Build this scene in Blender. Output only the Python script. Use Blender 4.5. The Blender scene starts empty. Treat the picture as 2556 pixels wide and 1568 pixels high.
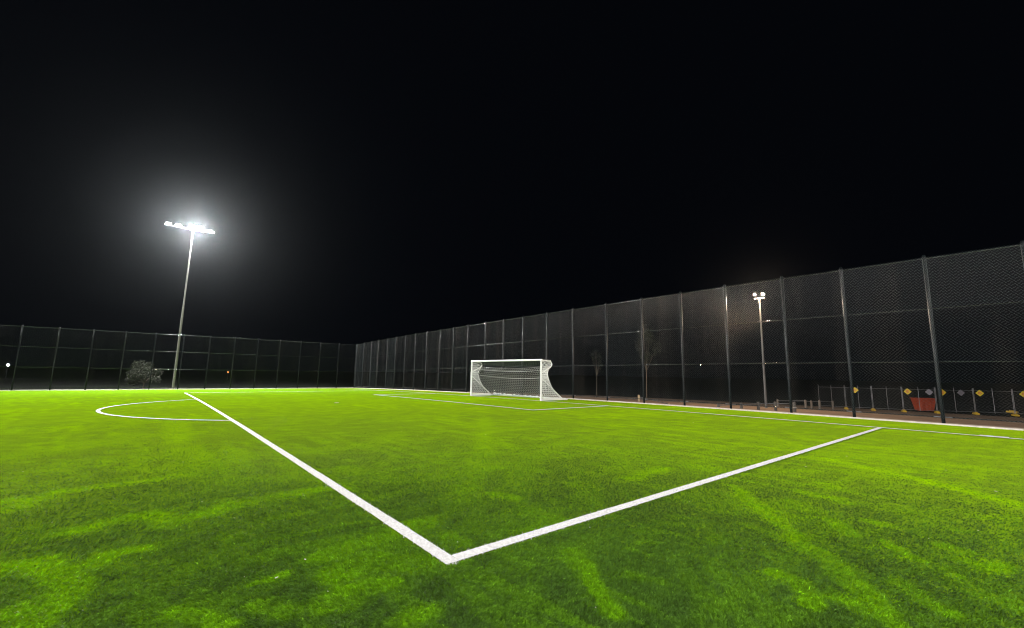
import bpy, math, random
import numpy as np
from mathutils import Matrix, Vector
random.seed(7); RNG = np.random.default_rng(7)
SC = bpy.context.scene
COL = SC.collection

# ------------------------------------------------------------------ camera
FPX, CAM = 1059.58, Vector((22.6086, -18.0724, 1.5090))
YAW, PIT, ROL = 0.8778147, 0.1391041, 0.0180299
F = Vector((-math.sin(YAW)*math.cos(PIT), math.cos(YAW)*math.cos(PIT), math.sin(PIT)))
R = Vector((math.cos(YAW), math.sin(YAW), 0)); U = R.cross(F)
RR = R*math.cos(ROL)+U*math.sin(ROL); UU = -R*math.sin(ROL)+U*math.cos(ROL)
cd = bpy.data.cameras.new('camera'); cam = bpy.data.objects.new('camera', cd); COL.objects.link(cam)
cd.sensor_fit = 'HORIZONTAL'; cd.sensor_width = 36; cd.lens = FPX/2556*36
cd.clip_start = .05; cd.clip_end = 4000
cam.matrix_world = Matrix(((RR.x, UU.x, -F.x, CAM.x), (RR.y, UU.y, -F.y, CAM.y), (RR.z, UU.z, -F.z, CAM.z), (0, 0, 0, 1)))
SC.camera = cam
# ------------------------------------------------------------------ night sky, exposure
w = bpy.data.worlds.new('World'); SC.world = w; w.use_nodes = True
bg = w.node_tree.nodes['Background']; bg.inputs[0].default_value = (.45, .6, 1, 1); bg.inputs[1].default_value = .0024
SC.view_settings.view_transform = 'Standard'; SC.view_settings.look = 'None'
SC.view_settings.exposure = 0; SC.view_settings.gamma = 1
SC.render.engine = 'CYCLES'; SC.cycles.filter_width = 1.1
cy = SC.cycles
cy.use_denoising = True; cy.max_bounces = 6; cy.diffuse_bounces = 3; cy.glossy_bounces = 3; cy.volume_bounces = 0
cy.sample_clamp_indirect = 3; cy.use_adaptive_sampling = False; cy.use_light_tree = True
LAMP_W = 128000.0        # radiant power of one floodlight pole

# ------------------------------------------------------------------ helpers
Q = 0.00022996
FY, FX = 3.98, -39.07          # fence lines
def gz(x): return -Q*max(25-x, 0)**2 if x > -48 else -Q*73**2
def ter(x, y):                 # ground outside the pitch falls away behind the goal-line fence
    return gz(x) - min(max(0., y-4.45)*.042, .95)
def tag(o, label=None, cat=None, group=None, kind=None):
    if label: o['label'] = label
    if cat: o['category'] = cat
    if group: o['group'] = group
    if kind: o['kind'] = kind
    return o
def empty(name, loc, rz=0):
    o = bpy.data.objects.new(name, None); COL.objects.link(o); o.location = loc; o.rotation_euler = (0, 0, rz); o.empty_display_size = .2
    return o
class MB:
    def __init__(s): s.v = []; s.f = []
    def add(s, vs, fs):
        n = len(s.v); s.v += [tuple(v) for v in vs]; s.f += [tuple(i+n for i in f) for f in fs]
    def box(s, c, d, bev=0, M=None):
        x, y, z = (k/2 for k in d)
        if bev:
            b = bev; vs = []
            for sz, q in ((-z, 1), (-z+b, 0), (z-b, 0), (z, 1)):
                for px, py in ((-1, -1), (1, -1), (1, 1), (-1, 1)):
                    vs.append((px*(x-b*q), py*(y-b*q), sz))
            fs = [(3, 2, 1, 0), (12, 13, 14, 15)]
            for k in range(3):
                for i in range(4):
                    j = (i+1) % 4; fs.append((k*4+i, k*4+j, k*4+4+j, k*4+4+i))
        else:
            vs = [(a*x, b*y, e*z) for e in (-1, 1) for a, b in ((-1, -1), (1, -1), (1, 1), (-1, 1))]
            fs = [(3, 2, 1, 0), (4, 5, 6, 7)]+[(i, (i+1) % 4, 4+(i+1) % 4, 4+i) for i in range(4)]
        if M: vs = [M @ Vector(v) for v in vs]
        s.add([(v[0]+c[0], v[1]+c[1], v[2]+c[2]) for v in vs], fs)
    def path(s, pts, rad, n=8, caps=True):
        pts = [Vector(p) for p in pts]; L = len(pts); rs = rad if isinstance(rad, (list, tuple)) else [rad]*L
        vs = []; fs = []; up = None
        for i, p in enumerate(pts):
            t = (pts[min(i+1, L-1)]-pts[max(i-1, 0)]).normalized()
            if up is None:
                up = Vector((0, 0, 1)) if abs(t.z) < .9 else Vector((1, 0, 0))
            a = t.cross(up).normalized(); up = a.cross(t).normalized()
            for k in range(n):
                th = 2*math.pi*(k+.5)/n
                vs.append(p+(a*math.cos(th)+up*math.sin(th))*rs[i])
        for i in range(L-1):
            for k in range(n):
                j = (k+1) % n; fs.append((i*n+k, i*n+j, (i+1)*n+j, (i+1)*n+k))
        if caps: fs.append(tuple(range(n))[::-1]); fs.append(tuple((L-1)*n+k for k in range(n)))
        s.add(vs, fs)
    def mesh(s, name, m, smooth=True, auto=True):
        me = bpy.data.meshes.new(name); me.from_pydata([tuple(v) for v in s.v], [], s.f)
        if m: me.materials.append(m)
        if smooth:
            me.polygons.foreach_set('use_smooth', [True]*len(me.polygons))
            if auto: me.set_sharp_from_angle(angle=math.radians(40))
        me.update(); return me
    def build(s, name, m, parent=None, loc=None, smooth=True, auto=True):
        return link(name, s.mesh(name, m, smooth, auto), parent, loc)
def link(name, me, parent=None, loc=None):
    o = bpy.data.objects.new(name, me); COL.objects.link(o)
    if parent: o.parent = parent
    if loc is not None: o.location = loc
    return o
def copy_tree(o, parent=None):
    c = o.copy(); COL.objects.link(c); c.parent = parent
    for ch in list(o.children): copy_tree(ch, c)
    return c

# ------------------------------------------------------------------ materials
def mat(name, col, rough=.5, spec=.5, metal=0, var=0, vscale=8, bump=0, bscale=60, emit=None, es=0, stretch=None):
    m = bpy.data.materials.new(name); m.use_nodes = True; nt = m.node_tree; b = nt.nodes['Principled BSDF']
    b.inputs['Base Color'].default_value = (*col, 1); b.inputs['Roughness'].default_value = rough
    b.inputs['Specular IOR Level'].default_value = spec; b.inputs['Metallic'].default_value = metal
    tc = nt.nodes.new('ShaderNodeTexCoord'); src = tc.outputs['Object']
    if stretch:
        mp = nt.nodes.new('ShaderNodeMapping'); mp.inputs['Scale'].default_value = stretch; nt.links.new(src, mp.inputs[0]); src = mp.outputs[0]
    if var:
        n = nt.nodes.new('ShaderNodeTexNoise'); n.inputs['Scale'].default_value = vscale; n.inputs['Detail'].default_value = 6; n.inputs['Roughness'].default_value = .65
        nt.links.new(src, n.inputs['Vector'])
        r = nt.nodes.new('ShaderNodeValToRGB'); r.color_ramp.elements[0].position = .3; r.color_ramp.elements[1].position = .7
        r.color_ramp.elements[0].color = (*[c*(1-var) for c in col], 1); r.color_ramp.elements[1].color = (*[min(1, c*(1+var)) for c in col], 1)
        nt.links.new(n.outputs[0], r.inputs[0]); nt.links.new(r.outputs[0], b.inputs['Base Color'])
    if bump:
        n2 = nt.nodes.new('ShaderNodeTexNoise'); n2.inputs['Scale'].default_value = bscale; n2.inputs['Detail'].default_value = 5
        nt.links.new(src, n2.inputs['Vector'])
        bp = nt.nodes.new('ShaderNodeBump'); bp.inputs['Strength'].default_value = bump; bp.inputs['Distance'].default_value = .02
        nt.links.new(n2.outputs[0], bp.inputs['Height']); nt.links.new(bp.outputs[0], b.inputs['Normal'])
    if emit:
        b.inputs['Emission Color'].default_value = (*emit, 1); b.inputs['Emission Strength'].default_value = es
    return m
STROKES = [
    ( [(19.8,-11.63),(20.65,-12.7),(21.16,-13.36),(21.47,-13.64),(21.7,-14.0),(21.89,-14.31)] , 0.11 , 0.9 ),
    ( [(20.57,-10.38),(20.73,-10.45)] , 0.1 , 0.8 ),
    ( [(20.51,-11.2),(20.67,-11.24)] , 0.13 , 0.7 ),
    ( [(20.65,-11.81),(20.81,-12.0)] , 0.12 , 0.6 ),
    ( [(20.88,-11.19),(21.05,-11.4)] , 0.09 , 0.9 ),
    ( [(21.07,-12.25),(21.37,-12.65)] , 0.09 , 0.8 ),
    ( [(21.4,-11.99),(21.5,-12.0)] , 0.1 , 0.9 ),
    ( [(21.6,-12.61),(21.84,-12.93)] , 0.08 , 0.9 ),
    ( [(21.96,-12.33),(22.08,-12.41)] , 0.08 , 0.9 ),
    ( [(21.96,-11.55),(22.02,-11.57)] , 0.08 , 0.6 ),
    ( [(22.11,-12.61),(22.27,-12.72),(22.32,-12.53)] , 0.12 , 0.7 ),
    ( [(22.0,-13.01),(22.09,-13.07)] , 0.07 , 0.7 ),
    ( [(21.18,-14.17),(21.35,-14.25),(21.53,-14.5)] , 0.08 , 0.9 ),
    ( [(21.36,-13.53),(21.62,-13.85)] , 0.1 , 0.6 ),
    ( [(21.62,-14.28),(21.78,-14.29),(21.95,-14.38)] , 0.1 , 0.8 ),
    ( [(20.0,-15.16),(20.35,-15.39),(20.59,-15.52),(20.8,-15.66)] , 0.1 , 0.7 ),
    ( [(17.33,-13.27),(17.54,-13.23)] , 0.2 , 0.6 ),
    ( [(18.47,-13.36),(18.63,-13.33)] , 0.2 , 0.6 ),
    ( [(18.67,-12.48),(18.57,-11.4)] , 0.16 , 0.7 ),
    ( [(22.09,-10.78),(22.17,-10.73)] , 0.1 , 0.6 ),
    ( [(19.97,-8.02),(21.5,-8.88),(22.43,-9.68)] , 0.18 , 0.6 ),
    ( [(17.66,-5.27),(19.57,-7.02),(22.05,-6.64)] , 0.25 , 0.6 ),
    ( [(19.71,-5.35),(22.26,-4.73)] , 0.2 , 0.5 ),
    ( [(15.38,-6.28),(18.27,-6.36),(19.83,-7.47)] , 0.25 , 0.5 ),
    ( [(18.05,-14.22),(16.92,-12.99),(15.72,-10.72),(15.18,-7.48)] , 0.25 , 0.4 ),
    ( [(18.98,-14.7),(19.39,-14.7),(19.31,-15.11)] , 0.22 , 0.6 ),
    ( [(22.19,-13.27),(22.45,-13.39)] , 0.2 , 0.6 ),
    ( [(22.3,-11.85),(22.44,-11.82)] , 0.2 , 0.5 ),
    ( [(21.9,-13.64),(22.03,-13.85),(22.23,-13.98)] , 0.1 , 0.6 ),
    ( [(20.57,-15.1),(20.72,-15.06)] , 0.1 , 0.3 ),
    ( [(19.57,-10.13),(20.2,-9.51)] , 0.2 , 0.6 ),
    ( [(17.54,-8.55),(18.05,-8.32)] , 0.3 , 0.5 ),
    ( [(18.61,-10.29),(18.71,-10.16)] , 0.2 , 0.5 ),
    ( [(15.54,-19.11),(14.92,-18.87),(14.83,-18.42),(14.75,-17.56)] , 0.16 , 0.6 ),
    ( [(16.84,-18.5),(16.56,-17.99),(17.11,-17.83),(16.7,-17.07),(16.65,-16.22)] , 0.16 , 0.7 ),
    ( [(17.85,-18.26),(17.69,-18.16),(17.72,-17.98)] , 0.13 , 0.8 ),
    ( [(17.51,-18.81),(17.57,-18.63),(18.0,-18.4),(18.29,-18.37),(18.73,-18.47)] , 0.16 , 0.9 ),
    ( [(18.44,-18.6),(18.65,-18.44)] , 0.14 , 0.7 ),
    ( [(18.96,-17.35),(18.9,-17.13)] , 0.06 , 0.8 ),
    ( [(18.8,-16.84),(18.68,-16.57),(18.72,-16.2),(18.55,-15.78)] , 0.15 , 0.7 ),
    ( [(19.18,-16.83),(19.08,-16.54),(19.35,-16.31)] , 0.16 , 0.9 ),
    ( [(19.58,-17.02),(19.46,-16.88),(19.52,-16.65)] , 0.14 , 0.9 ),
    ( [(19.06,-17.81),(19.23,-17.66),(19.41,-17.58)] , 0.1 , 0.8 ),
    ( [(19.31,-17.36),(19.54,-17.26)] , 0.1 , 0.5 ),
    ( [(20.04,-16.74),(20.06,-16.56)] , 0.12 , 0.8 ),
    ( [(6.56,-17.46),(11.57,-17.51),(14.18,-17.53)] , 0.3 , 0.6 ),
    ( [(2.67,-18.49),(10.64,-18.39)] , 0.3 , 0.3 ),
    ( [(10.39,-9.07),(15.97,-13.21),(18.13,-15.14)] , 0.25 , 0.6 ),
    ( [(13.67,-15.36),(13.69,-14.45),(12.54,-13.36)] , 0.3 , 0.5 ),
    ( [(15.55,-15.62),(16.77,-15.31),(16.97,-14.39),(16.86,-13.24)] , 0.25 , 0.6 ),
    ( [(13.14,-19.2),(12.55,-18.7),(13.27,-17.04),(13.76,-15.61)] , 0.3 , 0.4 ),
    ( [(11.71,-19.87),(10.53,-19.0)] , 0.5 , 0.5 ),
    ( [(15.44,-17.13),(15.85,-16.16),(16.96,-15.96)] , 0.2 , 0.5 ),
    ( [(13.31,-17.63),(15.28,-17.35),(14.51,-16.81)] , 0.2 , 0.4 ),
    ( [(18.97,-15.79),(19.23,-15.78)] , 0.1 , 0.6 ),
    ( [(18.07,-14.63),(18.45,-14.57)] , 0.12 , 0.7 ),
    ( [(15.06,-19.26),(15.13,-19.03)] , 0.15 , 0.7 ),
]
def vnoise(x, y, seed):
    """value noise on a lattice, vectorised"""
    tab = np.random.default_rng(seed).random((256, 256)).astype(np.float32)
    xi, yi = np.floor(x).astype(int), np.floor(y).astype(int); fx, fy = x-xi, y-yi
    fx, fy = fx*fx*(3-2*fx), fy*fy*(3-2*fy); g = lambda a, b_: tab[a & 255, b_ & 255]
    return (g(xi, yi)*(1-fx)+g(xi+1, yi)*fx)*(1-fy)+(g(xi, yi+1)*(1-fx)+g(xi+1, yi+1)*fx)*fy
def fbm(x, y, seed, oct_=4, gain=.55):
    a, t, n = 1., 0., 0.
    for k in range(oct_): t = t+a*vnoise(x*2**k+17*k, y*2**k+5*k, seed+k); n += a; a *= gain
    return t/n
def sstep(v, lo, hi): v = np.clip((v-lo)/(hi-lo), 0, 1); return v*v*(3-2*v)
def brush_and_light(x, y):
    """how far the pile is brushed up to its bright side, 0..1: wheel tracks, scuffs, roller streaks, and floodlight brightness painted on the far side"""
    wx = x+.16*(fbm(x*2.6, y*2.6, 3)-.5); wy = y+.16*(fbm(x*2.6, y*2.6, 9)-.5)
    n1 = fbm(wx*1.3, wy*1.3, 21)
    rot = lambda a: (wx*math.cos(a)+wy*math.sin(a), -wx*math.sin(a)+wy*math.cos(a))
    def streak(a, lx, ly, seed, lo, hi):
        u, v = rot(math.radians(a)); return sstep(fbm(u/lx, v/ly, seed, 4, .6), lo, hi)
    s_ = .46*streak(3, 2.0, .17, 31, .53, .64)*sstep(fbm(x*.3, y*.3, 41), .38, .6)
    s_ = np.maximum(s_, .30*streak(-48, 1.6, .12, 51, .54, .66)*sstep(fbm(x*.33, y*.33, 61), .45, .62))
    s_ = np.maximum(s_, .30*streak(88, 2.0, .10, 71, .54, .66)*sstep(fbm(x*.33, y*.33, 81), .45, .62))
    s_ = np.maximum(s_, .32*sstep(fbm(wx*3.4, wy*3.4, 91, 5, .6), .54, .68))
    k = np.zeros_like(s_)
    for pts, wd, am in STROKES:
        d = np.full_like(x, 9.)
        for (x0, y0), (x1, y1) in zip(pts, pts[1:]):
            ex, ey = x1-x0, y1-y0; t = np.clip(((wx-x0)*ex+(wy-y0)*ey)/(ex*ex+ey*ey+1e-9), 0, 1)
            d = np.minimum(d, np.hypot(wx-x0-t*ex, wy-y0-t*ey))
        k = np.maximum(k, (am*1.15 if wd < .19 else am*.65)*(1-sstep(d+.16*(n1-.5)+.05*(vnoise(x*14, y*14, 5)-.5), wd*.45, wd*1.45))*(.7+.6*sstep(n1, .3, .7)))
    grain = fbm(x*9, y*9, 77, 3)-.5
    far = .30*sstep(-x, -14, 6)  # turf towards the left floodlight brightened in colour, standing in for stronger light
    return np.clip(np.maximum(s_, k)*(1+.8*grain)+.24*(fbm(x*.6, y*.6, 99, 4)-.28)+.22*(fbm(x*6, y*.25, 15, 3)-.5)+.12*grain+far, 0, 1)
def turf_material(name, blades):
    """light and shade of the leaning pile put into the colour, mixed by the brush attribute of the mesh"""
    m = bpy.data.materials.new(name); m.use_nodes = True; nt = m.node_tree; b = nt.nodes['Principled BSDF']
    L = nt.links.new; N = nt.nodes.new
    tc = N('ShaderNodeTexCoord'); at = N('ShaderNodeAttribute'); at.attribute_name = 'brush_and_light'
    mix = N('ShaderNodeMix'); mix.data_type = 'RGBA'; L(at.outputs['Fac'], mix.inputs[0])
    mix.inputs[6].default_value = (*DARK_G, 1); mix.inputs[7].default_value = (*LIGHT_G, 1)
    n = N('ShaderNodeTexNoise'); n.inputs['Scale'].default_value = 40 if blades else 26; n.inputs['Detail'].default_value = 5; n.inputs['Roughness'].default_value = .7
    L(tc.outputs['Object'], n.inputs['Vector'])
    fm = N('ShaderNodeMapRange'); L(n.outputs[0], fm.inputs[0]); fm.inputs[1].default_value = .3; fm.inputs[2].default_value = .7
    fm.inputs[3].default_value = .8 if blades else .72; fm.inputs[4].default_value = 1.2 if blades else 1.28
    mul = N('ShaderNodeVectorMath'); mul.operation = 'SCALE'; L(mix.outputs[2], mul.inputs[0]); L(fm.outputs[0], mul.inputs['Scale'])
    L(mul.outputs[0], b.inputs['Base Color'])
    b.inputs['Roughness'].default_value = .6; b.inputs['Specular IOR Level'].default_value = .12 if blades else .0
    # fibres standing up catch the light at a low angle
    b.inputs['Sheen Roughness'].default_value = .34; b.inputs['Sheen Tint'].default_value = (.58, .86, .0, 1)
    sw = N('ShaderNodeMapRange'); L(at.outputs['Fac'], sw.inputs[0]); sw.inputs[3].default_value = SHEEN*.85; sw.inputs[4].default_value = SHEEN*1.2; L(sw.outputs[0], b.inputs['Sheen Weight'])
    if blades:
        t2 = N('ShaderNodeAttribute'); t2.attribute_name = 'tone'; m2 = N('ShaderNodeVectorMath'); m2.operation = 'SCALE'
        L(mul.outputs[0], m2.inputs[0]); L(t2.outputs['Fac'], m2.inputs['Scale']); L(m2.outputs[0], b.inputs['Base Color']); mul = m2
        ge = N('ShaderNodeNewGeometry'); ns = N('ShaderNodeVectorMath'); ns.operation = 'SCALE'; ns.inputs['Scale'].default_value = .38; L(ge.outputs['Normal'], ns.inputs[0])
        ad = N('ShaderNodeVectorMath'); ad.operation = 'ADD'; L(ns.outputs[0], ad.inputs[0]); ad.inputs[1].default_value = (0, 0, .75)
        nn = N('ShaderNodeVectorMath'); nn.operation = 'NORMALIZE'; L(ad.outputs[0], nn.inputs[0]); L(nn.outputs[0], b.inputs['Normal'])
        tr = N('ShaderNodeBsdfTranslucent'); tint = N('ShaderNodeMix'); tint.data_type = 'RGBA'; tint.blend_type = 'MULTIPLY'; tint.inputs[0].default_value = 1
        L(mul.outputs[0], tint.inputs[6]); tint.inputs[7].default_value = (2.0, 1.8, .3, 1); L(tint.outputs[2], tr.inputs['Color'])
        ms = N('ShaderNodeMixShader'); ms.inputs[0].default_value = .12; L(b.outputs[0], ms.inputs[1]); L(tr.outputs[0], ms.inputs[2])
        L(ms.outputs[0], nt.nodes['Material Output'].inputs['Surface'])
    else:
        bn = N('ShaderNodeTexNoise'); bn.inputs['Scale'].default_value = 30; bn.inputs['Detail'].default_value = 6; bn.inputs['Roughness'].default_value = .8
        L(tc.outputs['Object'], bn.inputs['Vector'])
        bp = N('ShaderNodeBump'); bp.inputs['Strength'].default_value = .35; bp.inputs['Distance'].default_value = .02
        L(bn.outputs[0], bp.inputs['Height']); L(bp.outputs[0], b.inputs['Normal'])
    return m
SHEEN = .36
DARK_G = (.048, .106, .0135); LIGHT_G = (.118, .290, .0018)
M = dict(
    white=mat('white_paint', (.90, .90, .90), .35, var=.04, vscale=5),
    line=mat('white_pile', (.76, .745, .74), .7, .2, var=.22, vscale=34, bump=.6, bscale=70),
    steel=mat('black_coated_steel', (.004, .006, .007), .30, .18, var=.2, vscale=4),
    railsteel=mat('glossy_black_rail', (.02, .024, .026), .13, 1.0),
    wire=mat('black_coated_wire', (.055, .066, .068), .30, .7),
    pole=mat('galvanised_pole', (.15, .143, .13), .5, .5, .2, var=.15, vscale=3),
    house=mat('lamp_housing', (.05, .05, .055), .45),
    lens=mat('lamp_lens', (.9, .9, .9), .3, emit=(.93, .97, 1), es=60),
    warm=mat('warm_lamp_lens', (.9, .85, .8), .3, emit=(1, .8, .55), es=45),
    amber=mat('amber_lamp_lens', (.9, .5, .3), .3, emit=(1, .3, .05), es=1.2),
    conc=mat('concrete_kerb', (.60, .54, .47), .85, .2, var=.22, vscale=6, bump=.5, bscale=40),
    strip=mat('concrete_strip', (.33, .27, .215), .9, .2, var=.3, vscale=5, bump=.6, bscale=30),
    dirt=mat('brown_dirt', (.15, .105, .075), .95, .1, var=.35, vscale=2.2, bump=.8, bscale=18),
    rough=mat('dark_rough_ground', (.010, .011, .010), .95, .1, var=.4, vscale=.6),
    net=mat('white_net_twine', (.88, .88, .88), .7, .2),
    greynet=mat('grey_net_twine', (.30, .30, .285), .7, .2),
    shadednet=mat('shaded_net_twine', (.05, .07, .045), .7, .2),
    greywood=mat('weathered_timber', (.08, .07, .06), .85, .2, var=.35, vscale=6, stretch=(1, 1, .15)),
    wood=mat('round_timber', (.36, .27, .16), .8, .2, var=.35, vscale=6, stretch=(1, 1, .15), bump=.4, bscale=20),
    galv=mat('galvanised_tube', (.11, .11, .115), .4, .5, .5, var=.15),
    yellow=mat('yellow_plastic', (.32, .20, .006), .5, .4, var=.15),
    signy=mat('yellow_sign', (.38, .30, .01), .5, .4, var=.08),
    signg=mat('grey_sign_back', (.13, .12, .14), .5, .5, .3, var=.1),
    red=mat('red_marking', (.42, .05, .03), .6),
    orange=mat('orange_plastic', (.22, .028, .007), .55, .3, var=.2, vscale=4),
    bark=mat('grey_bark', (.07, .06, .045), .9, .2, var=.3, vscale=6, stretch=(1, 1, .2)),
    leafdark=mat('dark_leaf', (.010, .014, .007), .7, .2, var=.4, vscale=3),
    leaf=mat('olive_leaf', (.015, .018, .010), .6, .3, var=.4, vscale=3),
    stone=mat('pale_litter', (.7, .68, .6), .8),
    blue=mat('blue_paint', (.03, .05, .28), .7),
)
nt = M['wire'].node_tree; oi = nt.nodes.new('ShaderNodeObjectInfo'); mr = nt.nodes.new('ShaderNodeMapRange'); mr.inputs[3].default_value = .35; mr.inputs[4].default_value = 1.25  # uneven sheen from bay to bay painted into the wire colour
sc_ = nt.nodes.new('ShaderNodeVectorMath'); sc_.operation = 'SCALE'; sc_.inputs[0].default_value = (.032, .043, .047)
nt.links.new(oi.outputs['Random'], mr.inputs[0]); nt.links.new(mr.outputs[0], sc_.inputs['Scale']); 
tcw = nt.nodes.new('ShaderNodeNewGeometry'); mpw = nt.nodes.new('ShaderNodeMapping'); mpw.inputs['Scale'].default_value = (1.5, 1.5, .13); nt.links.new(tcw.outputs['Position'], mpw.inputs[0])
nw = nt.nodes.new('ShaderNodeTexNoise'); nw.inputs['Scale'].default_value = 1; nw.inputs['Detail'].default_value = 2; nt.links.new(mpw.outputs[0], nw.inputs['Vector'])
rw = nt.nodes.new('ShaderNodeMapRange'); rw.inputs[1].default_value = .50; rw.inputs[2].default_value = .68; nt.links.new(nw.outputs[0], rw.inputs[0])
mw = nt.nodes.new('ShaderNodeMix'); mw.data_type = 'RGBA'; nt.links.new(rw.outputs[0], mw.inputs[0]); nt.links.new(sc_.outputs[0], mw.inputs[6]); mw.inputs[7].default_value = (.115, .105, .095, 1)   # vertical light bands of the mesh painted into the wire colour
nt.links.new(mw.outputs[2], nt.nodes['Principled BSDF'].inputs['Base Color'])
M['turf'] = turf_material('artificial_turf', False); M['blade'] = turf_material('turf_pile', True)

# ------------------------------------------------------------------ ground, turf, kerbs, lines
def sheet(name, xs, ys, zf, m, dz=0, keep=None):
    b = MB(); nx, ny = len(xs), len(ys)
    b.v = [(x, y, zf(x, y)+dz) for y in ys for x in xs]
    b.f = [(j*nx+i, j*nx+i+1, (j+1)*nx+i+1, (j+1)*nx+i) for j in range(ny-1) for i in range(nx-1)
           if keep is None or keep((xs[i]+xs[i+1])/2, (ys[j]+ys[j+1])/2)]
    return tag(b.build(name, m, auto=False), kind='structure')
XS = [-1500, -600, -250, -140, -90, -65, -48]+[-45+2*i for i in range(45)]+[48, 56, 70, 100, 200, 500, 1500]
YS = [-1500, -500, -200, -120, -60, -20, 0, 3.5, 4.45]+[4.45+2*i for i in range(1, 12)]+[27.07, 32, 40, 60, 100, 200, 500, 1500]
sheet('ground', XS, YS, ter, M['rough'], -.03)
def turf():
    tx = np.concatenate([np.arange(-39.35, -5, .5), np.arange(-4.9, 27, .16), np.arange(27, 43.5, 1.)])
    ty = np.concatenate([np.array([-110, -80, -60, -50., -44, -40, -36, -33, -30, -28]), np.arange(-27, -3, .16), np.arange(-3, 3.2, .25), [3.3]])
    X, Y = np.meshgrid(tx, ty); nx, ny = len(tx), len(ty); Z = -Q*np.maximum(25-X, 0)**2
    me = bpy.data.meshes.new('turf'); me.vertices.add(nx*ny); me.vertices.foreach_set('co', np.stack([X, Y, Z], 2).astype(np.float32).ravel())
    i = (np.arange(ny-1)[:, None]*nx+np.arange(nx-1)[None]).ravel(); idx = np.stack([i, i+1, i+nx+1, i+nx], 1).astype(np.int32)
    me.loops.add(len(i)*4); me.loops.foreach_set('vertex_index', idx.ravel()); me.polygons.add(len(i)); me.polygons.foreach_set('loop_start', np.arange(0, len(i)*4, 4, dtype=np.int32))
    me.polygons.foreach_set('use_smooth', np.ones(len(i), bool)); me.materials.append(M['turf']); me.update(calc_edges=True)
    a = me.attributes.new('brush_and_light', 'FLOAT', 'POINT'); a.data.foreach_set('value', brush_and_light(X.ravel(), Y.ravel()).astype(np.float32))
    tag(link('turf', me), kind='structure')
turf()
def band(name, x0, x1, y0, y1, m, dz, step=1., zf=None):
    nx = max(1, int(round((x1-x0)/step))); ny = max(1, int(round((y1-y0)/step)))
    return sheet(name, [x0+(x1-x0)*i/nx for i in range(nx+1)], [y0+(y1-y0)*i/ny for i in range(ny+1)], zf or ter, m, dz)
band('dirt_path', -39, 60, 4.4, 29.5, M['dirt'], .0)
b = MB()                                            # kerbs: real upstands with a chamfer, segment by segment
def kerb(b, p0, p1, wdt, h):
    p0, p1 = Vector(p0), Vector(p1); t = (p1-p0); t.z = 0; t.normalize(); n = Vector((-t.y, t.x, 0))
    prof = [(0, -.2), (0, h-.012), (.012, h), (wdt-.012, h), (wdt, h-.012), (wdt, -.2)]
    vs = [p+n*a+Vector((0, 0, c)) for p in (p0, p1) for a, c in prof]
    b.add(vs, [(i, i+6, i+7, i+1) for i in range(5)]+[(5, 4, 3, 2, 1, 0), (6, 7, 8, 9, 10, 11)])
x = 44.
while x > -39:
    x2 = max(x-2.4, -39.3)
    kerb(b, (x2+.004, 3.30, gz(x2)), (x-.004, 3.30, gz(x)), .16, .045); x = x2
b.f = [f for f in b.f]
tag(b.build('kerb', M['conc'], smooth=False), kind='structure')
b = MB(); y = -52.
while y < 3.2:
    y2 = min(y+2.4, 3.2); kerb(b, (-39.36, y+.004, gz(-39.3)), (-39.36, y2-.004, gz(-39.3)), .14, .05); y = y2
tag(b.build('kerb', M['conc'], smooth=False), kind='structure')
band('concrete_strip', -39.3, 44, 3.46, 4.40, M['strip'], .012, 1.)
def gline(name, segs, width=.12, arc=None, blades=True):
    """painted line: a strip 6 mm over the turf, cut along its length so that it follows the crown; white pile on the near stretches"""
    b = MB(); cells = []
    for (x0, y0), (x1, y1) in segs:
        L = math.hypot(x1-x0, y1-y0); n = max(1, int(L/.5)); t = ((x1-x0)/L, (y1-y0)/L); nn = (-t[1]*width/2, t[0]*width/2)
        vs = []
        for i in range(n+1):
            px, py = x0+(x1-x0)*i/n, y0+(y1-y0)*i/n
            for s in (-1, 1): w_ = s+random.uniform(-.05, .05); vs.append((px+w_*nn[0], py+w_*nn[1], gz(px)+.015))
        b.add(vs, [(2*i+1, 2*i, 2*i+2, 2*i+3) for i in range(n)]); cells.append((x0, y0, x1, y1))
    if arc:
        cx_, cy_, rad, a0, a1 = arc; n = 90; vs = []
        for i in range(n+1):
            a = a0+(a1-a0)*i/n
            for s in (-1, 1):
                r_ = rad+s*width/2; X = cx_+r_*math.cos(a); vs.append((X, cy_+r_*math.sin(a), gz(X)+.014))
        b.add(vs, [(2*i+1, 2*i, 2*i+2, 2*i+3) for i in range(n)])
    # ragged white pile
    for (x0, y0, x1, y1) in cells:
        L = math.hypot(x1-x0, y1-y0); t = ((x1-x0)/L, (y1-y0)/L)
        s = 0.
        while s < L and blades:
            px, py = x0+t[0]*s, y0+t[1]*s
            r_ = math.hypot(px-CAM.x, py-CAM.y)
            if r_ < 16:
                dens = 9000*(3.2/max(r_, 3.2))**2.2
                for _ in range(int(dens*.05*width)):
                    a = s+random.random()*.05; o_ = random.gauss(0, 1)*.005+(random.random()-.5)*width
                    qx, qy = x0+t[0]*a-t[1]*o_, y0+t[1]*a+t[0]*o_
                    th = random.random()*6.28; ww = .0022*(max(r_, 3.2)/3.2); ln = .012+.010*random.random(); le = .6+random.random()*.6
                    z = gz(qx)+.004
                    cx2, sx2 = math.cos(th), math.sin(th)
                    b.add([(qx-sx2*ww, qy+cx2*ww, z), (qx+sx2*ww, qy-cx2*ww, z), (qx+cx2*ln*math.sin(le), qy+sx2*ln*math.sin(le), z+ln*math.cos(le)+.012)], [(0, 1, 2)])
            s += .05
    return tag(b.build(name, M['line'], smooth=False), kind='structure')
A, Bd, GA, GD, SP, AR = 19.536, 16.147, 8.814, 5.346, 10.789, 8.752
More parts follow.
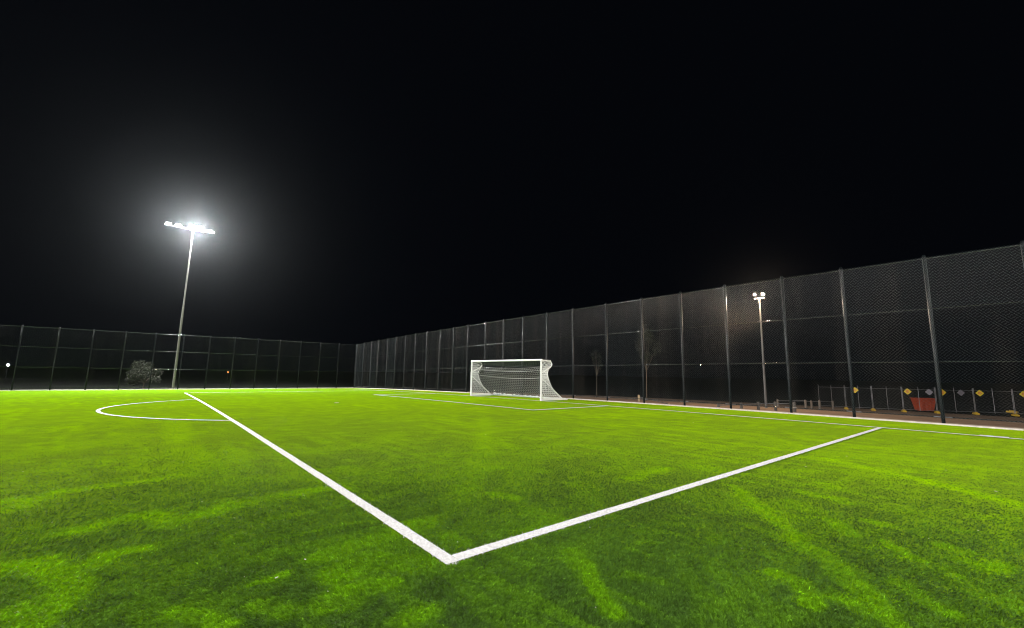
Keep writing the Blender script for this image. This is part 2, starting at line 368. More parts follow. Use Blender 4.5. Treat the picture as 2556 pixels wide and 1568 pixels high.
gline('penalty_area_line', [((-A, -Bd+.06), (A, -Bd+.06)), ((A-.06, -Bd+.12), (A-.06, -.12)), ((-A+.06, -Bd+.12), (-A+.06, -.12))])
gline('goal_area_line', [((-GA, -GD+.06), (GA, -GD+.06)), ((GA-.06, -GD+.12), (GA-.06, -.12)), ((-GA+.06, -GD+.12), (-GA+.06, -.12))], .17, blades=False)
gline('goal_line', [((-35.2, -.06), (43, -.06))], .155, blades=False)
gline('corner_distance_mark', [((21.6, .14), (22.15, .14))], .20, blades=False)
gline('touch_line', [((-35.2, -70), (-35.2, -.12))], blades=False)
dy = math.asin((Bd-SP)/AR)
gline('penalty_arc_line', [], arc=(0, -SP, AR, math.pi+dy, 2*math.pi-dy))
b = MB(); b.add([(0, -SP, gz(0)+.014)]+[(.12*math.cos(k*.3927), -SP+.12*math.sin(k*.3927), gz(0)+.014) for k in range(16)], [(0, 1+k, 1+(k+1) % 16) for k in range(16)])
tag(b.build('penalty_spot', M['line']), kind='structure')
b = MB(); b.add([(17.25, .05, .004), (17.55, .05, .004), (17.5, .13, .004), (17.28, .12, .004)], [(0, 1, 2, 3)])
tag(b.build('blue_paint_mark', M['blue']), kind='structure')

# pile: finer and denser towards where one stands, coarser far out (a level of detail round the camera)
def pile():
    N0 = 700000
    r0, r1, k = 1.9, 17., .8
    u = RNG.random(N0); r = (r0**-k-u*(r0**-k-r1**-k))**(-1/k)
    az0 = math.atan2(F.y, F.x); az = az0+(RNG.random(N0)-.5)*math.radians(128)
    x = CAM.x+r*np.cos(az); y = CAM.y+r*np.sin(az)
    ok = (y < 3.2) & (x > -39)
    h = .07
    ok &= ~((np.abs(y+Bd-.06) < h) & (x < A+.01) & (x > -A)) & ~((np.abs(x-A+.06) < h) & (y > -Bd) & (y < 0)) & ~((np.abs(y+.06) < h))
    rr_ = np.hypot(x, y+SP); ok &= ~((np.abs(rr_-AR) < h) & (y < -Bd+.1))
    ok &= ~((np.abs(y+GD-.06) < h) & (np.abs(x) < GA)) & ~((np.abs(x-GA+.06) < h) & (y > -GD))
    x, y, r = x[ok], y[ok], r[ok]; n = len(x)
    z = np.where(x > -48, -Q*np.maximum(25-x, 0)**2, 0)
    wd = .0021*np.maximum(r/3, .8)**.80; ln = (.015+.013*RNG.random(n))*np.clip((15-r)/9, .3, 1)
    fld = np.sin(x*.9+1.3*np.sin(y*.7))*1.2+np.sin(y*1.7+x*.4)*.8        # lean field, brushed pile
    th = fld+RNG.normal(0, 1.1, n); le = .45+.6*RNG.random(n)
    tx, ty = np.cos(th), np.sin(th); fa = RNG.random(n)*6.283; ax, ay = np.cos(fa)*wd, np.sin(fa)*wd
    V = np.empty((n, 4, 3), np.float32)
    V[:, 0] = np.stack([x-ax, y-ay, z], 1); V[:, 1] = np.stack([x+ax, y+ay, z], 1)
    mx, my, mz = x+tx*ln*.3*np.sin(le), y+ty*ln*.3*np.sin(le), z+ln*.62*np.cos(le*.7)
    V[:, 2] = np.stack([mx+ax*.8, my+ay*.8, mz], 1)
    V[:, 3] = np.stack([x+tx*ln*np.sin(le), y+ty*ln*np.sin(le), z+ln*np.cos(le)], 1)
    me = bpy.data.meshes.new('grass'); me.vertices.add(n*4); me.vertices.foreach_set('co', V.ravel())
    idx = np.arange(n)[:, None]*4+np.array([[0, 1, 2, 0, 2, 3]]); me.loops.add(n*6); me.loops.foreach_set('vertex_index', idx.ravel().astype(np.int32))
    me.polygons.add(n*2); me.polygons.foreach_set('loop_start', np.arange(0, n*6, 3, dtype=np.int32))
    me.materials.append(M['blade']); me.update(calc_edges=True)
    a_ = me.attributes.new('brush_and_light', 'FLOAT', 'POINT'); a_.data.foreach_set('value', np.repeat(brush_and_light(x, y), 4).astype(np.float32))
    tone = (.62+.76*vnoise(x*42, y*42, 301))*(.74+.27*vnoise(x*13, y*13, 302)+.25*vnoise(x*90, y*90, 303))*RNG.uniform(.75, 1.3, n); gl = RNG.random(n) < .004; tone[gl] = 2.6  # a few blades coloured very bright as painted glints
    a_ = me.attributes.new('tone', 'FLOAT', 'POINT'); a_.data.foreach_set('value', np.repeat(tone, 4).astype(np.float32))
    tag(link('grass', me), 'green artificial grass pile covering the pitch', None, None, 'stuff')
pile()
# litter on the turf
b = MB()
for _ in range(60):
    r_ = 3+abs(random.gauss(0, 1))*7; a = math.atan2(F.y, F.x)+(random.random()-.5)*1.9
    X, Y = CAM.x+r_*math.cos(a), CAM.y+r_*math.sin(a)
    if Y > 3: continue
    s = random.choice((.002, .003, .004, .006)); th = random.random()*3.14
    b.box((X, Y, gz(X)+.022), (s*random.uniform(1, 5), s, s*.6), M=Matrix.Rotation(th, 3, 'Z'))
tag(b.build('turf_litter', M['stone']), 'pale bits of cut fibre scattered on the turf', None, None, 'stuff')

# ------------------------------------------------------------------ chain link fences
FH = 6.2; PW, PH = 2.5, 6.15
def chain_mesh(seed):
    """woven wire of one bay: zigzag strands 71 mm apart hooked into their neighbours, slack in shallow vertical folds"""
    rg = random.Random(seed); d = .112; nx = int(PW/d); dx = PW/nx; nz = int((PH-.14)/(d/2)); dz = (PH-.14)/nz; r_ = .0038
    ph = [rg.random()*6.28 for _ in range(6)]
    def off(x, z):
        e = min(1., x*4, (PW-x)*4)
        return -.078+e*(.010*math.sin(x*5.3+ph[0]+.2*math.sin(z*2+ph[1]))+.006*math.sin(x*11+ph[2]+.3*z)+.005*math.sin(z*3.1+ph[3]))
    V = []; Fc = []
    for i in range(nx+1):
        base = i*dx; n0 = len(V)
        for k in range(nz+1):
            s = 1 if (k+i) % 2 else -1
            # alternate strands meet at the same point and pass in front of and behind each other
            x = base+(dx/2+.001)*(1 if k % 2 else -1)
            if i == 0 and x < 0: x = 0
            if i == nx and x > PW: x = PW
            z = .14+k*dz; y = off(min(max(x, 0), PW), z)+(.0035 if k % 2 else -.0035)
            for a in range(4):
                V.append((x+r_*math.cos(a*1.5708+.5)*1.25, y+r_*math.sin(a*1.5708+.5)*1.25, z))
        for k in range(nz):
            for a in range(4):
                c = (a+1) % 4; p = n0+k*4; Fc.append((p+a, p+c, p+4+c, p+4+a))
    b = MB(); b.v = V; b.f = Fc
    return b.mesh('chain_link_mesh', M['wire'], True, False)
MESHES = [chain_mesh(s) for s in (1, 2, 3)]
b = MB(); b.path([(0, 0, -.02), (0, 0, 6.22), (0, 0, 6.26)], [.054, .054, .03], 14); POST = b.mesh('post', M['steel'])
b = MB(); b.path([(0, 0, 0), (1, 0, 0)], .021, 10); RAIL = b.mesh('rail', M['railsteel'])
b = MB(); b.path([(0, 0, -.03), (0, 0, .03)], .062, 14)
CLAMP = b.mesh('clamp', M['steel'])
b = MB(); b.path([(-.24, 0, .23), (-.20, 0, .23), (-.19, 0, .23), (.19, 0, .23), (.20, 0, .23), (.24, 0, .23)], [.034, .034, .027, .027, .034, .034], 10); BASEF = b.mesh('foot_fitting', M['galv'])
def make_fence(name, origin, rz, pts, label, near=lambda i: False):
    """pts = list of (distance along, z)"""
    root = empty(name, origin, rz); tag(root, label, 'fence', 'tall black chain link fences round the pitch')
    for i, (s, z) in enumerate(pts):
        p = link('post', POST, root, (s, 0, z)); [link('clamp', CLAMP, p, (0, 0, h)) for h in (.23, 2.22, 4.2, 6.12)]
        if near(i): link('foot_fitting', BASEF, p, (0, 0, 0))
    for i in range(len(pts)-1):
        (s0, z0), (s1, z1) = pts[i], pts[i+1]; L = s1-s0; tilt = -math.atan2(z1-z0, L)
        for h in (.23, 2.22, 4.2, 6.12):
            o = link('rail', RAIL, root, (s0, 0, z0+h)); o.scale = (math.hypot(L, z1-z0), 1, 1); o.rotation_euler = (0, tilt, 0)
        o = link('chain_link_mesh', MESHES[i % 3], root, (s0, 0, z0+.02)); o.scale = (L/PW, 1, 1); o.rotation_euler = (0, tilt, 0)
    return root
px = [-38.72, -35.97, -33.27, -30.99, -28.14, -25.75, -23.18, -20.66, -18.09, -15.37, -12.77, -10.30, -7.53, -4.99,
      -2.539, .130, 2.742, 5.598, 8.229, 10.705, 13.116, 15.732, 17.978, 20.544, 22.959]
make_fence('chain_link_fence', (0, FY, 0), 0, [(x, gz(x)) for x in px], 'tall black chain link fence behind the goal running to the right edge', lambda i: i > 15)
# the left fence runs along y; local x points to +y, so the mesh must hang on the pitch side (world +x)
ys = [-28.29+2.488*i for i in range(-4, 13)]+[3.98]
make_fence('chain_link_fence', (FX, 0, gz(FX)), math.pi/2, [(y, 0) for y in ys], 'tall black chain link fence along the far left side before the floodlight pole')

# ------------------------------------------------------------------ goal
def tri_net(b, fn, nu, nv, r_):
    """hexagonal twine net over fn(u, v)"""
    def P(i, j): return Vector(fn(i/nu, j/nv))
    for j in range(nv+1):
        for i in range(nu):
            # zigzag rows of a brick lattice, relaxed into hexagons
            up = .16 if (i+j) % 2 else -.16; dn = -up
            p = fn(i/nu, min(1, max(0, (j+up)/nv))); q = fn((i+1)/nu, min(1, max(0, (j+dn)/nv)))
            b.path([p, q], r_, 4, False)
            if j < nv and (i+j) % 2:
                b.path([fn(i/nu, min(1, (j+.16)/nv)), fn(i/nu, max(0, (j+1-.16)/nv))], r_, 4, False)
G = empty('soccer_goal', (0, 0, gz(0)))
tag(G, 'white soccer goal with white net standing on the goal line', 'goal')
gl, gr = gz(-3.66)-gz(0), gz(3.66)-gz(0)
def gzl(x): return gz(x)-gz(0)
for s in (-1, 1):
    b = MB(); b.path([(s*3.72, -.0, gzl(s*3.7)), (s*3.72, 0, 2.5)], .062, 16); b.build('post', M['white'], G)
b = MB(); b.path([(-3.78, 0, 2.50+0*gl), (3.78, 0, 2.50)], .062, 16); b.build('crossbar', M['white'], G)
prof = [(2.48, .04), (2.47, .45), (2.44, .74), (2.38, .86), (2.27, .93), (2.15, .88), (2.05, .76), (1.72, .06)]   # bent stanchion (z, y)
for s in (-1, 1):
    b = MB(); b.path([(s*3.72, y, z) for z, y in prof], .030, 10); b.build('net_stanchion', M['white'], G)
    b = MB(); b.path([(s*3.72, .05, 1.40), (s*3.72, 1.93, .06+gzl(s*3.7))], .020, 8); b.build('brace', M['white'], G)
    b = MB(); b.box((s*3.72, 1.11, gzl(s*3.7)+.075), (.10, 2.10, .13), .012); b.build('ground_bar', M['white'], G)
    b = MB(); b.box((s*3.72, 2.20, gzl(s*3.7)+.05), (.12, .16, .09), .01); b.build('end_plate', M['white'], G)
b = MB()
b.path([(-3.67, 2.08, gzl(-3.7)+.07), (-1, 2.08, gzl(-1)+.07), (3.67, 2.08, gzl(3.7)+.07)], .055, 12); b.build('rear_ground_bar', M['white'], G)
def side_y(z):   # rear edge of the side net seen from the side
    t = [(0.02, 2.05), (.3, 1.50), (.63, 1.08), (1.0, .82), (1.35, .64), (1.62, .56), (1.85, .62), (2.0, .74), (2.15, .88), (2.3, .90), (2.48, .80)]
    for (z0, y0), (z1, y1) in zip(t, t[1:]):
        if z <= z1: return y0+(y1-y0)*(max(z, z0)-z0)/(z1-z0)
    return t[-1][1]
def back(u, v):   # v 0 top .. 1 ground
    x = -3.66+7.32*u; z = 2.12*(1-v)+.03; e = min(u, 1-u)
    bul = (1-math.exp(-e*9))*.55*math.sin(math.pi*min(1, (z+.15)/2.3))
    sag = .16*math.sin(math.pi*u)*(1-v)
    z2 = z-sag
    return (x+.03*math.sin(v*9+u*5), side_y(z)+bul+.04*math.sin(u*17+v*4), z2+gzl(x))
b = MB(); nu, nv = 64, 17
tri_net(b, back, nu, nv, .0128)
b.build('back_net', M['greynet'], G, smooth=False)
b = MB()
for s in (-1, 1):
    def side(u, v, s=s):
        z = 2.44*(1-v)+.04; y = .06+u*(side_y(z)-.06)
        return (s*3.70+s*.05*math.sin(u*3.1)*math.sin(v*7), y, z+gzl(3.7*s))
    b2 = MB(); tri_net(b2, side, 15, 19, .0115); b2.build('side_net', M['net'], G, smooth=False)
    b3 = MB()   # gathered hem rope with pleats
    hem = [side(1, k/26) for k in range(27)]
    b3.path(hem, .017, 6)
    for k in range(22):
        p = side(1, (k+2)/26); b3.path([p, (p[0]-s*.10, p[1]+.05, p[2]-.10)], .007, 4)
    b3.build('hem_rope', M['net'], G)
b = MB()
def top(u, v): x = -3.66+7.32*u; return (x, .05+v*.83, 2.43-v*.18-.10*math.sin(math.pi*u)*v+gzl(x)*.3)
tri_net(b, top, 64, 7, .0075); b.build('top_net', M['shadednet'], G, smooth=False)  # top net in shade: its darkness is put into the twine colour
for zz, sg in ((1.90, .10), (1.46, .14)):
    b = MB(); b.path([(-3.6+7.2*k/24, back(.02+.96*k/24, 1-zz/2.15)[1], zz-sg*math.sin(math.pi*k/24)+gzl(0)) for k in range(25)], .009, 5); b.build('net_rope', M['net'], G)
b = MB()   # net gathered over the rear ground bar
b.path([(-3.6+7.2*k/60, 2.02+.03*math.sin(k*2.1), .11+.025*math.sin(k*1.3)+.015*math.sin(k*2.9)) for k in range(61)], [.055+.018*math.sin(k*1.9) for k in range(61)], 8); b.build('gathered_net', M['net'], G)

# ------------------------------------------------------------------ floodlight poles
def point(parent, loc, power, col, rad=.22, name='lamp_light'):
    l = bpy.data.lights.new(name, 'POINT'); l.energy = power; l.color = col; l.shadow_soft_size = rad
    o = bpy.data.objects.new(name, l); COL.objects.link(o); o.parent = parent; o.location = loc; return o
GLOW = .62
def spot(parent, loc, power, col, root, aim):
    l = bpy.data.lights.new('lamp_beam', 'SPOT'); l.energy = power; l.color = col; l.shadow_soft_size = .22; l.spot_size = math.radians(125); l.spot_blend = 1
    o = bpy.data.objects.new('lamp_beam', l); COL.objects.link(o); o.parent = parent; o.location = loc
    p = root.matrix_basis @ (parent.location+Vector(loc)); d = root.matrix_basis.to_3x3().inverted() @ (Vector(aim)-p)
    o.rotation_euler = d.to_track_quat('-Z', 'Y').to_euler()
def floodlight_pole(loc, rz, h, heads, label, power, lit=None, aim=(0, -12, 0)):
    """local +x looks at the pitch; arm runs along local y; heads = [(y, z offset, yaw, tilt)]"""
    root = empty('floodlight_pole', loc, rz); root.matrix_basis = Matrix.Translation(loc) @ Matrix.Rotation(rz, 4, 'Z'); tag(root, label, 'floodlight', 'floodlight poles round the pitch')
    b = MB(); b.path([(0, 0, 0), (0, 0, .5), (0, 0, h*.5), (0, 0, h*.501), (0, 0, h)], [.14, .135, .11, .09, .068], 16); b.box((0, 0, .015), (.5, .5, .03)); b.box((.17, 0, 1.2), (.03, .14, .45), .006)
    b.build('pole', M['pole'], root)
    b = MB(); ymin = min(k[0] for k in heads)-.2; ymax = max(k[0] for k in heads)+.2
    b.box((0, (ymin+ymax)/2, h+.04), (.08, ymax-ymin, .08), .01); b.build('cross_arm', M['house'], root)
    for i, (y, dz, yaw, tilt) in enumerate(heads):
        Mx = Matrix.Rotation(yaw, 3, 'Z') @ Matrix.Rotation(tilt, 3, 'Y')
        c = Vector((.12, y, h+.22+dz))
        e = link('luminaire', None, root) if False else None
        b = MB(); b.box((0, 0, 0), (.16, .56, .46), .03, M=Mx)
        for k in range(-3, 4): b.box(tuple(Mx @ Vector((-.10, k*.075, 0))), (.05, .012, .36), M=Mx)
        b.box(tuple(Mx @ Vector((0, .30, -.02))), (.05, .02, .30), M=Mx); b.box(tuple(Mx @ Vector((0, -.30, -.02))), (.05, .02, .30), M=Mx)
        hd = b.build('lamp_head', M['house'], root, c)
        b = MB(); b.box(tuple(Mx @ Vector((.088, 0, 0))), (.014, .50, .40), .005, M=Mx); b.build('lens', M['lens'], hd)
        if lit is None or i in lit:
            p = Mx @ Vector((.42, 0, 0)); pw = power/len(lit); point(hd, p, pw*GLOW, (1, .985, .96)); spot(hd, Mx @ Vector((.45, 0, 0)), pw*(1-GLOW), (1, .985, .96), root, aim)
    return root
zb = gz(-39.8)
H1 = 17.9-zb
floodlight_pole((-39.85, -16.25, zb), 0, H1,
    [(-2.35, 0, .2, 1.15), (-1.45, 0, .2, 1.15), (-.12, .1, -.03, .42), (.55, .1, .05, .42), (1.75, -.05, .9, 1.38)],
    'tall floodlight pole shining behind the far left fence', LAMP_W, lit=(2, 3), aim=(-2, -10, 0))
floodlight_pole((39.85, -16.25, gz(30)), math.pi, H1, [(-1.2, 0, .2, .6), (0, 0, 0, .6), (1.2, 0, -.2, .6)],
    'tall floodlight pole beside the near touchline, outside the view to the right', LAMP_W*.24, lit=(1,), aim=(16, -8, 0))
floodlight_pole((39.85, -62, gz(30)), math.pi, H1, [(-1.2, 0, .2, .6), (0, 0, -.3, .6), (1.2, 0, -.2, .6)],
    'tall floodlight pole far down the near touchline behind the camera', LAMP_W*.75, lit=(1,), aim=(2, -4, 1))
floodlight_pole((-39.85, -62, zb), 0, H1, [(-1.2, 0, .2, .6), (0, 0, .3, .6), (1.2, 0, -.2, .6)],
    'tall floodlight pole far down the left touchline, outside the view', LAMP_W*.75, lit=(1,), aim=(2, -4, 1))

# ------------------------------------------------------------------ lamp behind the right fence
M['pole2'] = mat('painted_lamp_post', (.075, .07, .065), .5)
root = empty('street_lamp', (12.26, 10.84, ter(12.26, 10.84))); tag(root, 'twin head lamp on a pale pole seen through the right fence', 'street lamp')
hh = 6.45-ter(12.26, 10.84)+.05
b = MB(); b.path([(0, 0, 0), (0, 0, hh*.5), (0, 0, hh)], [.075, .055, .04], 12); b.build('pole', M['pole2'], root)
b = MB(); b.path([(-.30, .0, hh), (.30, .0, hh)], .03, 8); b.build('cross_arm', M['pole'], root)
for s in (-1, 1):
    Mx = Matrix.Rotation(math.radians(-62+14*s), 3, 'Z') @ Matrix.Rotation(.5, 3, 'Y'); c = Vector((s*.24, -.06, hh+.26-.02*s))
    b = MB(); b.box((0, 0, 0), (.09, .15, .13), .02, M=Mx); b.box(tuple(Mx @ Vector((-.07, 0, 0))), (.05, .14, .14), M=Mx); hd = b.build('lamp_head', M['house'], root, c)
    b = MB(); b.box(tuple(Mx @ Vector((.057, 0, 0))), (.012, .125, .105), .004, M=Mx); b.build('lens', M['warm'], hd)
    point(hd, Mx @ Vector((.24, 0, 0)), 1600, (1, .74, .5), .09)

# ------------------------------------------------------------------ timber barriers behind the right fence
def barrier(pts, label, rails, rr=.022, pr=.07, wm='greywood'):
    root = empty('timber_barrier', (pts[0][0], pts[0][1], ter(pts[0][0], pts[0][1]))); tag(root, label, 'barrier', 'low timber barriers behind the right fence')
    o = root.location.copy()
    for x, y, h in pts:
        z = ter(x, y)-o.z; b = MB(); b.path([(x-o.x, y-o.y, z-.05), (x-o.x, y-o.y, z+h-.03), (x-o.x, y-o.y, z+h)], [pr, pr*.97, pr*.7], 12); b.build('post', M[wm], root)
    for i, j, h0, h1 in rails:
        (x0, y0, _), (x1, y1, _) = pts[i], pts[j]
        b = MB(); b.path([(x0-o.x, y0-o.y, ter(x0, y0)+h0-o.z), (x1-o.x, y1-o.y, ter(x1, y1)+h1-o.z)], rr, 8); b.build('rail', M['galv'], root)
    return root
barrier([(7.37, 4.75, .44), (9.26, 4.9, .04)], 'pale timber post with a rail sloping to the ground right behind the kerb', [(0, 1, .33, .0)], wm='wood')
barrier([(11.9, 5.3, .17), (13.07, 5.3, .30), (13.88, 5.3, .39), (14.62, 5.4, .44), (15.4, 5.5, .47)], 'row of short round timber posts joined by one rail below the twin lamp', [(0, 1, .09, .20), (1, 2, .20, .29), (2, 3, .29, .35), (3, 4, .35, .38)])
barrier([(11.0, 16.5, .55), (13.15, 15, .61), (13.42, 15.2, .58), (13.66, 16, .64), (13.9, 18, .64)], 'weathered timber barrier further back between the twin lamp and the warning signs', [(0, 1, .46, .54), (1, 2, .54, .5), (2, 3, .5, .56), (3, 4, .56, .56)])

# ------------------------------------------------------------------ temporary fence, signs, bin
TF = [(10.9, 26.4), (12.73, 26.6), (14.43, 26.9), (16.16, 27.7), (17.98, 28.5), (19.91, 29.9), (21.83, 30.9), (23.9, 31.8), (26.0, 32.6)]
grp = 'temporary fence panels on the dirt beyond the right fence'
where = ['leftmost, behind the timber barrier', 'left of the first upright pair near the left warning sign', 'with its uprights left of the orange bin', 'in front of the orange bin', 'between the two grey signs right of the bin', 'carrying a yellow sign near the right edge', 'at the right edge of the photo', 'just past the right edge of the photo']
for i in range(len(TF)-1):
    (x0, y0), (x1, y1) = TF[i], TF[i+1]; L = math.hypot(x1-x0, y1-y0)-.06; a = math.atan2(y1-y0, x1-x0); z = ter(x0, y0)
    root = empty('temporary_fence_panel', (x0, y0, z), a); tag(root, 'grey wire temporary fence panel '+where[i], 'fence panel', grp)
    b = MB()
    for s in (0, L/2, L): b.path([(s+.03, 0, .12), (s+.03, 0, 2.0)], .017, 8)
    b.path([(.03, 0, 1.80), (L+.03, 0, 1.80)], .014, 8); b.path([(.03, 0, .22), (L+.03, 0, .22)], .018, 8); b.build('frame', M['galv'], root)
    b = MB(); n = int(L/.075)
    for k in range(n): b.path([(.05+k*.075, .018, .22), (.05+k*.075, .018, 1.80)], .0012, 4, False)
    for k in range(6): b.path([(.03, -.016, .4+k*.25), (L+.03, -.016, .4+k*.25)], .0012, 4, False)
    b.build('wire_infill', M['galv'], root)
b = MB(); b.box((0, 0, .075), (.22, .66, .15), .035); b.box((0, .0, .17), (.16, .30, .06), .02)
FOOT = b.mesh('fence_foot', M['yellow'])
fl = ['leftmost of the row, beside a fence post', 'second from the left in the row', 'left of the orange bin under a yellow sign', 'right of the orange bin against a fence post', 'below the yellow sign near the right edge', 'rightmost in the photo', 'past the right edge']
for k, (x, y) in enumerate(TF[1:8]):
    o = link('fence_foot', FOOT, None, (x, y-.02, ter(x, y))); o.rotation_euler = (0, 0, .35)
    tag(o, 'yellow foot block of the temporary fence, '+fl[k], 'fence foot', 'yellow foot blocks under the temporary fence')
# a second, farther row seen dimly
for k, (x, y, t) in enumerate(((21.6, 36.2, 'small dim yellow block on the ground behind the grey sign'), (23.6, 37.5, 'small dim yellow block far behind between the last two uprights'))):
    o = link('fence_foot', FOOT, None, (x, y, ter(x, y))); o.rotation_euler = (0, 0, 1.1); tag(o, t, 'fence foot')
def along(upx, h):
    """point of the temporary fence line under a column of the photo, from which the sign's place was surveyed"""
    d = F+RR*((upx-1278)/FPX)-UU*(200/FPX)
    best = None
    for (x0, y0), (x1, y1) in zip(TF, TF[1:]):
        ex, ey = x1-x0, y1-y0; det = d.x*(-ey)+ex*d.y
        if abs(det) < 1e-9: continue
        s = (d.x*(y0-CAM.y)-d.y*(x0-CAM.x))/(d.y*ex-d.x*ey)
        if -0.001 <= s <= 1.001: best = (x0+ex*s, y0+ey*s, math.atan2(ey, ex))
    return best
for upx, kind, lab in ((2134.7, 'y', 'yellow diamond warning sign leftmost, hanging close to a fence post'), (2265.5, 'y', 'yellow diamond warning sign with round red mark left above the orange bin'),
                       (2319.2, 'g', 'grey diamond sign back directly above the orange bin'), (2352, 'y', 'yellow diamond sign half hidden behind the big fence post'),
                       (2397.8, 'g', 'grey diamond sign back right of the big fence post'), (2444.7, 'y', 'yellow diamond warning sign with round red mark right of the grey one'),
                       (2554.3, 'y', 'yellow diamond sign cut off by the right edge')):
    p = along(upx, 0)
    if not p: continue
    x, y, a = p; root = empty('warning_sign', (x+.05*math.sin(a), y-.05*math.cos(a), ter(x, y)+1.62), a)
    tag(root, lab, 'sign', 'diamond signs on the temporary fence')
    s = .25
    b = MB(); b.add([(s*math.cos(t), -.004, s*math.sin(t)) for t in (0, 1.5708, 3.1416, 4.7124)]+[(s*math.cos(t), .004, s*math.sin(t)) for t in (0, 1.5708, 3.1416, 4.7124)],
                    [(3, 2, 1, 0), (4, 5, 6, 7)]+[(i, (i+1) % 4, 4+(i+1) % 4, 4+i) for i in range(4)])
    b.build('board', M['signy'] if kind == 'y' else M['signg'], root, smooth=False)
    if kind == 'y':
        b = MB(); ring = [(.10*math.cos(k*.3927), -.008, .10*math.sin(k*.3927)) for k in range(16)]; inn = [(.07*math.cos(k*.3927), -.008, .07*math.sin(k*.3927)) for k in range(16)]
        b.add(ring+inn, [(k, (k+1) % 16, 16+(k+1) % 16, 16+k) for k in range(16)]); b.box((0, -.008, -.005), (.03, .002, .12)); b.build('symbol', M['red'], root, smooth=False)
root = empty('skip_bin', (16.98, 30.85, ter(17., 30.85)), .45); tag(root, 'orange tapered bin standing behind the temporary fence', 'bin')
b = MB()
def ring(wx, wy, z): return [(-wx, -wy, z), (wx, -wy, z), (wx, wy, z), (-wx, wy, z)]
vs = ring(.46, .40, .05)+ring(.64, .50, 1.02)+ring(.59, .45, 1.02)+ring(.42, .36, .12)
b.add(vs, [(3, 2, 1, 0)]+[(k*4+i, k*4+(i+1) % 4, k*4+4+(i+1) % 4, k*4+4+i) for k in range(3) for i in range(4)]+[(12, 13, 14, 15)]); b.build('body', M['orange'], root, smooth=False)
b = MB()
for p, q in (((-.66, -.52, 1.04), (.66, -.52, 1.04)), ((.66, -.52, 1.04), (.66, .52, 1.04)), ((.66, .52, 1.04), (-.66, .52, 1.04)), ((-.66, .52, 1.04), (-.66, -.52, 1.04))): b.path([p, q], .035, 8)
b.build('rim', M['orange'], root)
b = MB()
for xx in (-.32, 0, .32): b.box((xx, -.475, .53), (.07, .05, .80), M=Matrix.Rotation(-.12, 3, 'X'))
b.build('rib', M['orange'], root, smooth=False)

# ------------------------------------------------------------------ trees
def leafy(name, loc, label, trunk_h, tr, crown, nleaf, lsz, seed, cat='tree', lobes=9, lm='leafdark'):
    rg = random.Random(seed); root = empty(name, loc); tag(root, label, cat)
    b = MB(); top_ = Vector((rg.uniform(-.1, .1), rg.uniform(-.1, .1), trunk_h))
    b.path([(0, 0, -.1), (0.02, 0, trunk_h*.4), tuple(top_)], [tr, tr*.8, tr*.45], 8)
    (rx, ry, rz_), cz = crown; cl = []
    for k in range(lobes):
        th = rg.random()*6.28; ph = math.acos(rg.uniform(-.9, 1)); q = rg.uniform(.45, .9)
        c = Vector((rx*q*math.sin(ph)*math.cos(th), ry*q*math.sin(ph)*math.sin(th), cz+rz_*q*math.cos(ph))); cl.append((c, rg.uniform(.28, .48)))
        m_ = (top_*.8+c)*.5+Vector((0, 0, -.05)); b.path([tuple(top_*.75), tuple(m_), tuple(c)], [tr*.4, tr*.25, tr*.1], 5)
    b.build('trunk', M['bark'], root)
    b = MB()
    for _ in range(nleaf):
        c, s = rg.choice(cl); d = Vector((rg.gauss(0, 1), rg.gauss(0, 1), rg.gauss(0, 1))).normalized()*(rg.random()**.4)*s
        p = c+Vector((d.x*rx, d.y*ry, d.z*rz_)); n = Vector((rg.gauss(0, 1), rg.gauss(0, 1), rg.gauss(0, 1))).normalized(); t = n.orthogonal().normalized(); u = n.cross(t)
        s2 = lsz*rg.uniform(.6, 1.3); b.add([p-t*s2, p+u*s2*.45, p+t*s2, p-u*s2*.45], [(0, 1, 2, 3)])
    b.build('crown', M[lm], root, smooth=False)
    return root
leafy('tree', (-46, -18.9, gz(-46)), 'round grey green bushy tree behind the left fence beside the floodlight pole', 1.0, .09, ((1.6, 1.7, 1.5), 1.75), 5200, .085, 3, lobes=14, lm='leaf')
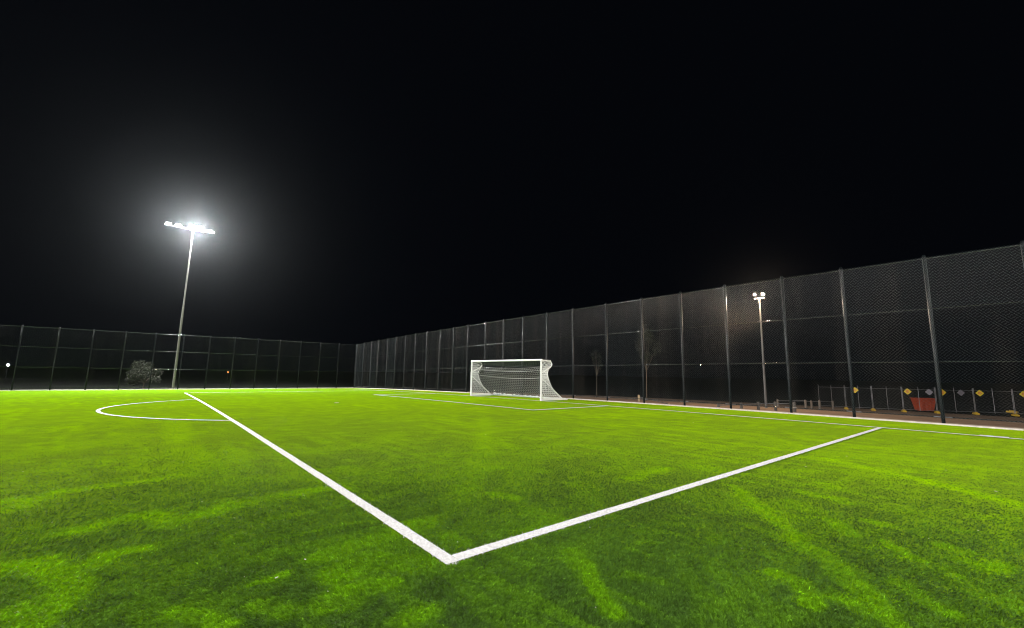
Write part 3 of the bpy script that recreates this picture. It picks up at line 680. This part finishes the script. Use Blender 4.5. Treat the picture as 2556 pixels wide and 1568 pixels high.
leafy('tree', (3.55, 11.5, ter(3.6, 11.5)), 'slender young tree with a thin pale trunk behind the right fence and timber post', 3.0, .055, ((1.0, 1.0, 1.7), 4.1), 1500, .07, 5)
leafy('tree', (-1.1, 11.2, ter(-1, 11)), 'dim slender tree trunk behind the fence right of the goal', 2.5, .04, ((.7, .7, 1.2), 3.3), 350, .06, 8)

# ------------------------------------------------------------------ distant lamps
def far_lamp(p, r_, m, label):
    g = ter(p[0], p[1]); root = empty('street_lamp', (p[0], p[1], g)); tag(root, label, 'street lamp', 'tiny distant street lamps')
    h = p[2]-g
    b = MB(); b.path([(0, 0, 0), (0, 0, h-r_)], [.08, .05], 8); b.build('pole', M['steel'], root)
    b = MB(); b.path([(0, 0, h-r_), (0, 0, h-r_*.6), (0, 0, h), (0, 0, h+r_*.6), (0, 0, h+r_)], [r_*.3, r_*.8, r_, r_*.8, r_*.2], 12); b.build('lens', m, root)
far_lamp((-110, -41.1, 1.4), .2, M['lens'], 'bright white distant lamp at the far left edge')
far_lamp((-110, -17.86, .88), .13, M['warm'], 'small white distant lamp right of the bushy tree top')
far_lamp((-110, -19.12, .39), .10, M['warm'], 'faint distant lamp inside the outline of the bushy tree')
far_lamp((-110, -3.41, .54), .22, M['amber'], 'small amber distant lamp right of the floodlight pole')
far_lamp((-26, 80, 4.3), .07, M['warm'], 'tiny distant lamp behind the right fence left of the twin lamp')

# ------------------------------------------------------------------ haze
b = MB(); b.box((-20, 0, 24), (360, 330, 56)); hz = b.build('haze', None, smooth=False)
m = bpy.data.materials.new('haze_air'); m.use_nodes = True; nt = m.node_tree; nt.nodes.remove(nt.nodes['Principled BSDF'])
pv = nt.nodes.new('ShaderNodeVolumePrincipled'); pv.inputs['Color'].default_value = (.86, .95, 1, 1); pv.inputs['Density'].default_value = .000058; pv.inputs['Anisotropy'].default_value = .925
nt.links.new(pv.outputs[0], nt.nodes['Material Output'].inputs['Volume']); hz.data.materials.append(m)
tag(hz, 'thin night haze glowing round the floodlight', None, None, 'stuff')
